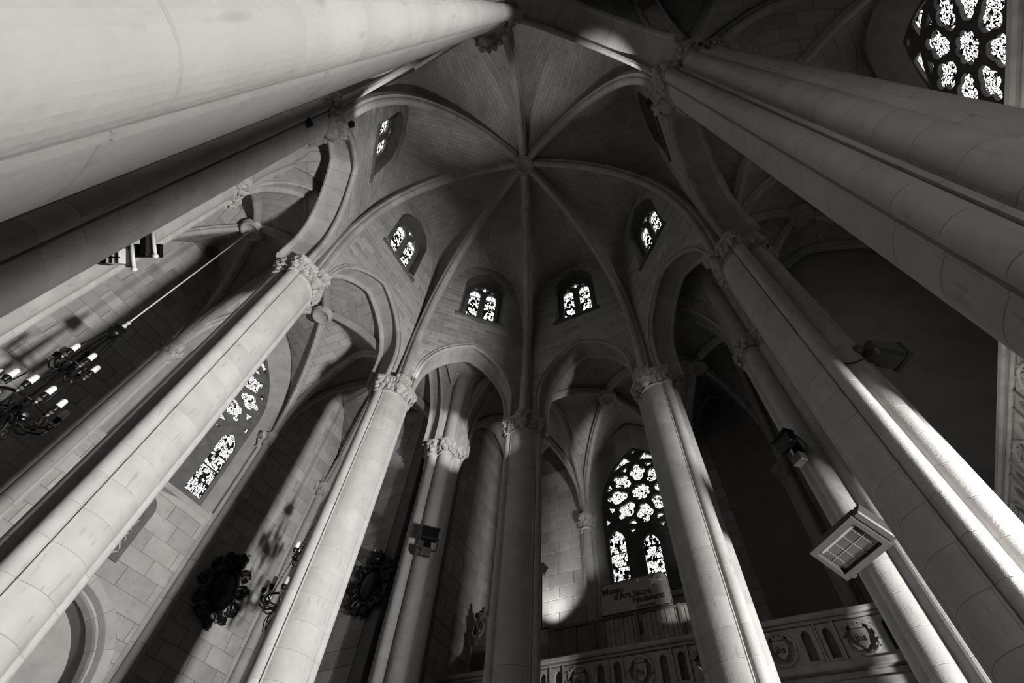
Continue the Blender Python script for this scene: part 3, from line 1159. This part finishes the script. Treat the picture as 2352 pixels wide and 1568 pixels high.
lettering('lettering', "d'Art Sacre", .19, sg, (-.42, -.004, 7.48), M_INK, .003, 0, .007)
lettering('lettering', 'Nadalenc', .19, sg, (.0, -.004, 7.335), M_INK, .003, 0, .007)
lettering('lettering', 'Camprubi', .11, sg, (.06, -.004, 7.215), M_INK, .003, 0, .003)
sp = []
for k in range(10):
    r = .16 if k % 2 == 0 else .062
    sp.append((.57 + r * math.cos(R(36 * k + 78)), 7.72 + r * .85 * math.sin(R(36 * k + 78))))
ob('star', plate('star', [sp], -.03, -.005, M_STAR), sg)
ob('support', boxm('support', -.02, .05, .02, .06, 6.4, 7.3, M_WOOD), sg)
tv, tf = [], []
rr = random.Random(3)
for k in range(260):
    t = k / 260
    cx, cz = (-.7 + 1.3 * min(t * 1.7, 1), 7.82) if t < .59 else (.82, 7.72 - (t - .59) * 1.3)
    p = Vector((cx + rr.uniform(-.03, .03), -.02 + rr.uniform(-.015, .01), cz + rr.uniform(-.03, .03)))
    d = Vector((rr.uniform(-1, 1), rr.uniform(-1, .2), rr.uniform(-1, 1))) * .02
    e = Vector((rr.uniform(-1, 1), 0, rr.uniform(-1, 1))) * .008
    n = len(tv)
    tv += [p - d, p + e, p + d]
    tf.append((n, n + 1, n + 2))
tn = ob('tinsel', mesh('tinsel', tv, tf, M_TINSEL), sg)
tn['kind'] = 'stuff'

# carved wooden case end with scroll
cs = empty('carved_case', (-4.18, 6.85, 5.2))
tag(cs, 'dark wooden case end with carved scroll finial left of the middle column', 'cabinet')
ob('panel', boxm('panel', -.12, .3, 0, .3, 0, 2.0, M_WOOD, .02), cs)
ob('gilt_edge', boxm('gilt_edge', -.15, -.11, -.02, .04, 0, 2.05, M_GILT, .01), cs)
sc_pts = []
for k in range(26):
    a = k / 25 * 2.1 * math.pi
    r = .04 + .09 * k / 25
    sc_pts.append((.02 - r * math.cos(a), 0.05, 2.82 + r * math.sin(a)))
sc_pts += [(-.12, .05, 2.6), (-.14, .05, 2.3), (-.1, .05, 2.05)]
ob('scroll', tube('scroll', sc_pts, .035, 7, M_WOOD), cs)
ob('carving', plate('carving', [[(-.1, 2.0), (.24, 2.0), (.26, 2.4), (.2, 2.75), (.06, 2.8), (-.06, 2.6), (-.13, 2.3)]], .02, .14, M_WOOD), cs)
for k in range(6):
    ob('leaf', leaf_mesh('leaf', .14, .3, k + 20, M_WOOD), cs, (.0 + .05 * (k % 3), 0.0, 2.02 + .13 * k), (0, .3 * (k % 3 - 1), 0))

# small white board with a letter on the gallery
bn = empty('notice_board', (-2.66, 7.5, 5.2))
tag(bn, 'small white board with a black letter S beside the middle column', 'board')
ob('board', plate('board', [[(-.32, 4.05), (.0, 4.28), (.17, 4.08), (-.1, 3.85)]], 0, .03, M_BOARD), bn)
lettering('lettering', 'S', .16, bn, (-.1, -.006, 4.05), M_INK, .003, -.4, .003)
ob('pole', tube('pole', [(-.05, .04, 0), (-.05, .04, 4.1)], .02, 8, M_IRON), bn)
ob('handle', tube('handle', [(.14, -.01, 4.06), (.04, -.01, 3.86)], .01, 6, M_IRON), bn)

# ------------------------------------------------------------------ uplight on the front gallery
ul = empty('uplight', (-3.12, 8.75, 5.2))
tag(ul, 'small slotted uplight throwing a bright patch on the front wall', 'lamp')
ob('stand', tube('stand', [(0, 0, 0), (0, 0, 2.9)], .02, 8, M_IRON), ul)
ob('base', lathe('base', [(.2, 0), (.2, .03), (.05, .06)], 16, M_IRON), ul)
ob('housing', lathe('housing', [(.06, 2.85), (.14, 2.9), (.17, 3.0), (.17, 3.06), (.15, 3.06), (.14, 2.98), (.02, 2.95)], 20, M_IRON), ul)
for k in range(6):
    ob('slat', boxm('slat', -.12 + .045 * k, -.105 + .045 * k, -.13, .13, 3.06, 3.08, M_METAL), ul)
lamp('uplight_bulb', 'SPOT', (-3.12, 8.62, 8.32), 300.0, target=(-3.15, 9.43, 10.3), spot_size=R(80), spot_blend=1.0, shadow_soft_size=.06)

# ------------------------------------------------------------------ chandeliers
CUP = lathe('cup', [(.02, -.09), (.045, -.07), (.05, -.02), (.062, 0), (.062, .015), (.05, .02)], 12, M_IRON)
CANDLE = lathe('candle', [(.05, 0), (.05, .16), (.042, .18), (.01, .185)], 14, M_WHITE)
KNOB = lathe('knob', [(.005, -.1), (.03, -.07), (.012, -.045), (.04, 0)], 10, M_METAL)


def chandelier(loc, label):
    c = empty('chandelier', loc)
    tag(c, label, 'chandelier', 'wrought iron chandeliers')
    ob('rope', tube('rope', [(0, 0, 9.75), (0, 0, 14.85)], .016, 8, M_ROPE), c)
    ob('hook', lathe('hook', [(.01, 9.5), (.03, 9.55), (.05, 9.6), (.025, 9.66), (.045, 9.72), (.02, 9.78)], 10, M_ROPE), c)
    ob('crown', lathe('crown', [(.02, 9.2), (.12, 9.25), (.16, 9.33), (.1, 9.4), (.14, 9.46), (.03, 9.55)], 14, M_IRON), c)
    ob('stem', lathe('stem', [(.01, 6.3), (.05, 6.38), (.03, 6.5), (.07, 6.62), (.1, 6.75), (.03, 6.9), (.03, 7.7), (.06, 7.9), (.03, 8.05), (.03, 8.4), (.06, 8.6), (.02, 9.25)], 14, M_IRON), c)
    for k in range(4):
        a = k * math.pi / 2 + .4
        ob('rod', tube('rod', [(.12 * math.cos(a), .12 * math.sin(a), 9.3), (.27 * math.cos(a), .27 * math.sin(a), 8.3), (.42 * math.cos(a), .42 * math.sin(a), 7.2)], .012, 6, M_IRON), c)
    for r, z, n, a0 in ((.3, 8.3, 6, .2), (.56, 7.2, 12, .1)):
        ob('ring', tube('ring', [(r * .8 * math.cos(t * .2618), r * .8 * math.sin(t * .2618), z - .12) for t in range(24)], .025, 6, M_IRON, True), c)
        for k in range(n):
            a = a0 + k * 2 * math.pi / n
            ca, sa = math.cos(a), math.sin(a)
            am = ob('arm', tube('arm', [(q * ca, q * sa, h_) for q, h_ in ((.04, z - .05), (r * .35, z - .26), (r * .7, z - .3), (r * .95, z - .22), (r * 1.02, z - .1), (r, z - .05))], .018, 6, M_IRON), c)
            cu = ob('cup', CUP, c, (r * ca, r * sa, z))
            ob('knob', KNOB, cu, (0, 0, -.1))
            ob('candle', CANDLE, c, (r * ca, r * sa, z + .015))
    for k in range(8):
        a = k * .785
        ob('scroll', tube('scroll', [((.1 + .16 * math.sin(t * .5)) * math.cos(a), (.1 + .16 * math.sin(t * .5)) * math.sin(a), 6.95 - .1 * t + .04 * math.sin(2 * t)) for t in range(6)], .014, 6, M_IRON), c)
    return c


chandelier((-7.165, -3.263, 0), 'black iron chandelier at far left hanging on a long pale rope')
chandelier((-7.165, 3.263, 0), 'black iron chandelier half hidden behind the bright grooved column')


# ------------------------------------------------------------------ heraldic cartouches
CLEAF = [leaf_mesh('leaf', .17, .26, k + 40, M_IRON) for k in range(3)]
def cartouche(panel_az, x, dist, z, w, h, label):
    c = empty('cartouche', (0, 0, 0), -R(panel_az))
    c.location = Matrix.Rotation(-R(panel_az), 4, 'Z') @ Vector((x, dist, z))
    tag(c, label, 'coat of arms', 'carved coats of arms on the walls')
    e = [(w * .36 * math.cos(t * .2618), h * .36 * math.sin(t * .2618)) for t in range(24)]
    v = [(0, -.16, 0)] + [(q * X_, -.16 * (1 - q * q) - .03, q * Z_) for q in (.5, 1) for X_, Z_ in e] + [(X_, .0, Z_) for X_, Z_ in e]
    f = [(0, 1 + (i + 1) % 24, 1 + i) for i in range(24)]
    for k in (0, 1):
        for i in range(24):
            j = (i + 1) % 24
            f.append((1 + k * 24 + i, 1 + k * 24 + j, 25 + k * 24 + j, 25 + k * 24 + i))
    ob('field', mesh('field', v, f, M_IRON, True), c)
    ob('frame', tube('frame', [(X_ * 1.05, -.06, Z_ * 1.05) for X_, Z_ in e], .035, 7, M_IRON, True), c)
    for k in range(22):
        a = k * .2856 + .1
        q = 1.12 + .1 * (k % 3)
        lf = ob('leaf', CLEAF[k % 3], c, (w * .36 * q * math.cos(a), -.02, h * .36 * q * math.sin(a)), (0, -a + math.pi / 2 + .5 * (k % 2) - .25, 0), (1.1, 1.2, 1.0 + .3 * (k % 2)))
    for k in range(8):
        a = k * .785 + .2
        px, pz = w * .47 * math.cos(a), h * .46 * math.sin(a)
        pts_ = []
        for t in range(14):
            b_ = a + t * .42 * (1 if k % 2 else -1)
            r_ = .03 + .008 * t
            pts_.append((px + r_ * math.cos(b_), -.07, pz + r_ * math.sin(b_)))
        ob('scroll', tube('scroll', pts_, .018, 6, M_WOOD), c)
    cr = ob('crown', lathe('crown', [(.16, 0), (.2, .06), (.18, .1), (.22, .2), (.2, .2), (.15, .1), (.1, .06)], 12, M_IRON), c, (0, -.12, h * .42))
    for k in range(5):
        ob('point', KNOB, cr, (.2 * math.cos(k * 1.2566), .2 * math.sin(k * 1.2566), .3))
    return c


cartouche(-90, 2.98, AW - .03, 7.72, 1.0, 1.4, 'black carved coat of arms in the shadow left of a chandelier')
cartouche(0, -6.02, A - .03, 7.98, .95, 1.25, 'black carved coat of arms right of the bright grooved column')

# plaque with relief
pq = empty('wall_plaque', (0, 0, 0), -R(-90))
pq.location = (-(AW - .02), .1, 0)
tag(pq, 'tall dark round-topped plaque with curling relief on the left wall', 'plaque')
pq_pts = [(.36, 7.0), (.36, 8.2)] + [(.36 * math.cos(R(t)), 8.2 + .36 * math.sin(R(t))) for t in range(15, 180, 15)] + [(-.36, 8.2), (-.36, 7.0)]
ob('slab', plate('slab', [pq_pts], -.04, .03, M_DARKST), pq)
for k in range(5):
    pts_ = [(.05 + (.05 + .012 * t) * math.cos(t * .6 + k), -.06, 7.2 + .2 * k + (.04 + .008 * t) * math.sin(t * .6 + k)) for t in range(14)]
    ob('relief', tube('relief', pts_, .022, 6, M_WALL), pq)

# ------------------------------------------------------------------ lamps fixed to the piers
fl = empty('floodlight')
hx_ = Vector((-.682, .731, 0)).normalized()
nz_ = Vector((-.4329, -.4037, -.806)).normalized()
vy_ = nz_.cross(hx_).normalized()
mt = Matrix((hx_, vy_, nz_)).transposed().to_4x4()
mt.translation = CAM + (Vector((4.165, 4.388, 6.35)) - CAM) * .92
fl.matrix_world = mt @ Matrix.Scale(.92, 4)
tag(fl, 'large glazed floodlight on the dark pier at lower right', 'floodlight')
ob('housing', boxm('housing', -.5, .5, -.3, .3, -.26, -.06, M_CASE, .04), fl)
rim = plate('rim', [[(-.515, -.31), (.515, -.31), (.515, .31), (-.515, .31)], [(-.44, -.22), (-.44, .22), (.44, .22), (.44, -.22)]], -.05, .04, M_CASE)
ob('rim', rim, fl, (0, 0, 0), (R(-90), 0, 0))
ob('side_flange', boxm('side_flange', -.66, -.53, -.3, .3, -.2, .02, M_CASE, .02), fl)
ob('lens', boxm('lens', -.45, .45, -.23, .23, -.07, -.03, M_LENS), fl)
ob('reflector', boxm('reflector', -.4, .4, -.2, -.16, -.035, -.01, M_METAL, .005), fl)
for k in range(4):
    ob('wire', boxm('wire', -.3 + .2 * k, -.292 + .2 * k, -.22, .22, -.025, -.018, M_METAL), fl)
ob('wire', boxm('wire', -.44, .44, -.004, .004, -.025, -.018, M_METAL), fl)
ob('yoke', tube('yoke', [(.53, 0, -.1), (.5, .2, -.45), (.1, .6, -.85)], .025, 8, M_IRON), fl)
ob('yoke', tube('yoke', [(-.53, 0, -.1), (-.5, .2, -.45), (-.1, .6, -.85)], .025, 8, M_IRON), fl)
ob('latch', boxm('latch', .38, .44, .3, .36, -.05, 0, M_CASE), fl)


def pier_lamp(az, z, label):
    c = empty('floodlight', (5.86 * math.sin(R(az)), 5.86 * math.cos(R(az)), z), -R(az))
    c.scale = (.8, .8, .8)
    tag(c, label, 'floodlight')
    ob('housing', boxm('housing', -.26, .26, -.28, -.05, .05, .38, M_IRON, .03), c)
    ob('visor', boxm('visor', -.28, .28, -.34, -.05, .36, .4, M_IRON, .01), c)
    ob('yoke', tube('yoke', [(-.3, -.1, .2), (-.3, .05, -.1), (0, .15, -.16), (.3, .05, -.1), (.3, -.1, .2)], .02, 8, M_IRON), c)
    ob('ballast', boxm('ballast', -.15, .15, -.12, .08, -.38, -.14, M_CASE, .02), c)
    ob('wall_plate', boxm('wall_plate', -.1, .1, .06, .16, -.3, .3, M_IRON), c)


pier_lamp(-45, 8.35, 'small black floodlight on the grey corner pier left of the middle column')
pier_lamp(45, 8.2, 'small black floodlight high on the dark corner pier at right')

f2 = empty('floodlight', (5.3, 1.74, 7.72), R(36))
tag(f2, 'grey tubular floodlight sticking out from the dark column at right', 'floodlight')
ob('housing', boxm('housing', .0, .5, -.16, .16, -.22, .08, M_CASE, .05), f2)
ob('rim', boxm('rim', .48, .54, -.18, .18, -.24, .1, M_CASE, .02), f2)
ob('joint', lathe('joint', [(.0, -.08), (.07, -.06), (.08, 0), (.06, .06), (0, .08)], 12, M_CASE), f2, (-.09, 0, -.05))
ob('arm', tube('arm', [(-.3, .4, -.05), (-.08, 0, -.05)], .03, 8, M_IRON), f2)
ob('cable', tube('cable', spline([(-.4, .2, -.2), (-.32, .05, -.36), (-.15, -.1, -.34), (.0, -.1, -.18), (-.05, -.02, -.05)], 5), .012, 6, M_INK), f2)
sb = empty('spotlight', (6.3, .35, 6.36), 0)  # unseen fixture, added to brighten the capital of the front left pier
tag(sb, 'added unseen black spotlight on the right gallery parapet', 'spotlight')
ob('can', lathe('can', [(.06, -.16), (.1, -.1), (.11, .12), (.09, .12), (.08, -.02), (.0, -.03)], 14, M_IRON), sb, (0, 0, .2), (R(-62), 0, R(70)))
ob('foot', boxm('foot', -.1, .1, -.08, .08, -.06, .0, M_IRON, .01), sb)
ob('yoke', tube('yoke', [(-.12, 0, 0), (-.13, 0, .2), (.13, 0, .2), (.12, 0, 0)], .012, 6, M_IRON), sb)
lamp('added_spotlight_beam', 'SPOT', (6.12, .43, 6.68), 9000.0, target=(-4.4, 4.4, 12.15), spot_size=R(10.5), spot_blend=.6, shadow_soft_size=.04)


def bracket_lamp(az, label, side, target, energy, size, rho=4.62):
    e, t = Vector((math.sin(R(az)), math.cos(R(az)), 0)), Vector((math.cos(R(az)), -math.sin(R(az)), 0))
    p = e * rho + t * (.16 * side) + Vector((0, 0, 12.1))
    c = empty('uplight', p, -R(az))
    tag(c, label, 'lamp', 'small uplights on the capital brackets')
    ob('can', lathe('can', [(.03, .0), (.06, .02), (.07, .1), (.055, .1), (.05, .04), (0, .035)], 12, M_IRON), c)
    ob('stalk', tube('stalk', [(0, 0, 0), (-.05 * side, .06, -.12), (-.1 * side, .1, -.2)], .015, 6, M_IRON), c)
    ob('foot', boxm('foot', -.05, .05, -.05, .05, -.02, .01, M_IRON), c)
    lamp('uplight_bulb', 'SPOT', p + Vector((0, 0, .13)), energy, target=target, spot_size=R(size), spot_blend=.7, shadow_soft_size=.04)


bracket_lamp(-157.5, 'small uplight on the bracket of the half dark column', -1.5, (-1.0, -4.05, 17.6), 950, 44, 4.5)
bracket_lamp(112.5, 'small uplight on the bracket of the dim thick column', 1.5, (3.4, -2.75, 17.6), 800, 38, 4.46)
bracket_lamp(-67.5, 'small uplight on the bracket of the bright grooved column', 1, (-4.15, 2.55, 14.3), 90, 50)

# lamp cluster on the half dark column at left
lc = empty('lamp_cluster')
mc = W.to_4x4()
mc.translation = Vector((-2.52, -4.256, 6.7))
lc.matrix_world = mc
tag(lc, 'caged glass lamp with two pale bars on the half dark column at left', 'floodlight')
UP = .0068
def cl(px, py):
    return ((px - 310) * UP, -(py - 580) * UP)
for nme, a, b, d0, d1, m_ in (('box', (252, 584), (271, 602), -.02, .12, M_INK), ('caged_lamp', (271, 574), (299, 601), -.02, .14, M_WHITE),
                              ('panel', (297, 568), (311, 606), .0, .05, M_CASE), ('recess', (315, 549), (331, 580), -.06, -.02, M_INK), ('panel', (332, 545), (347, 586), .0, .05, M_CASE)):
    (x0_, z0_), (x1_, z1_) = cl(*a), cl(*b)
    ob(nme, boxm(nme, min(x0_, x1_), max(x0_, x1_), min(z0_, z1_), max(z0_, z1_), d0, d1, m_, .01), lc)
for px in (275, 285, 295):
    x0_, z0_ = cl(px, 587)
    ob('cage_wire', boxm('cage_wire', x0_ - .006, x0_ + .006, z0_ - .1, z0_ + .1, .14, .155, M_IRON), lc)
for py in (580, 592):
    x0_, z0_ = cl(285, py)
    ob('cage_wire', boxm('cage_wire', x0_ - .1, x0_ + .1, z0_ - .006, z0_ + .006, .14, .155, M_IRON), lc)
for p0_, p1_ in (((310, 561), (315, 610)), ((347, 541), (352, 587))):
    a_, b_ = cl(*p0_), cl(*p1_)
    ob('bar', tube('bar', [(a_[0], a_[1], .06), (b_[0], b_[1], .06)], .02, 8, M_WHITE), lc)
    for q_ in (a_, b_):
        ob('cap', lathe('cap', [(.0, -.03), (.03, -.02), (.03, .02), (0, .03)], 10, M_WHITE), lc, (q_[0], q_[1], .06))
ob('bracket', boxm('bracket', -.3, .25, -.04, .12, -.12, -.06, M_IRON), lc)
s3 = empty('spotlight', (-1.58, -4.62, 10.6))
tag(s3, 'tiny black clamp spotlight high beside the big bright column', 'spotlight')
ob('can', lathe('can', [(.05, -.12), (.09, .0), (.1, .1), (.08, .1)], 12, M_IRON), s3, (0, 0, 0), (R(60), 0, R(90)))
ob('clamp', boxm('clamp', -.2, 0, -.02, .02, -.02, .02, M_IRON), s3)
for nm_ in ('column', 'pier'):
    for o in bpy.data.objects:
        if o.name.split('.')[0] == nm_ and o.parent is None:
            o['kind'] = 'thing'
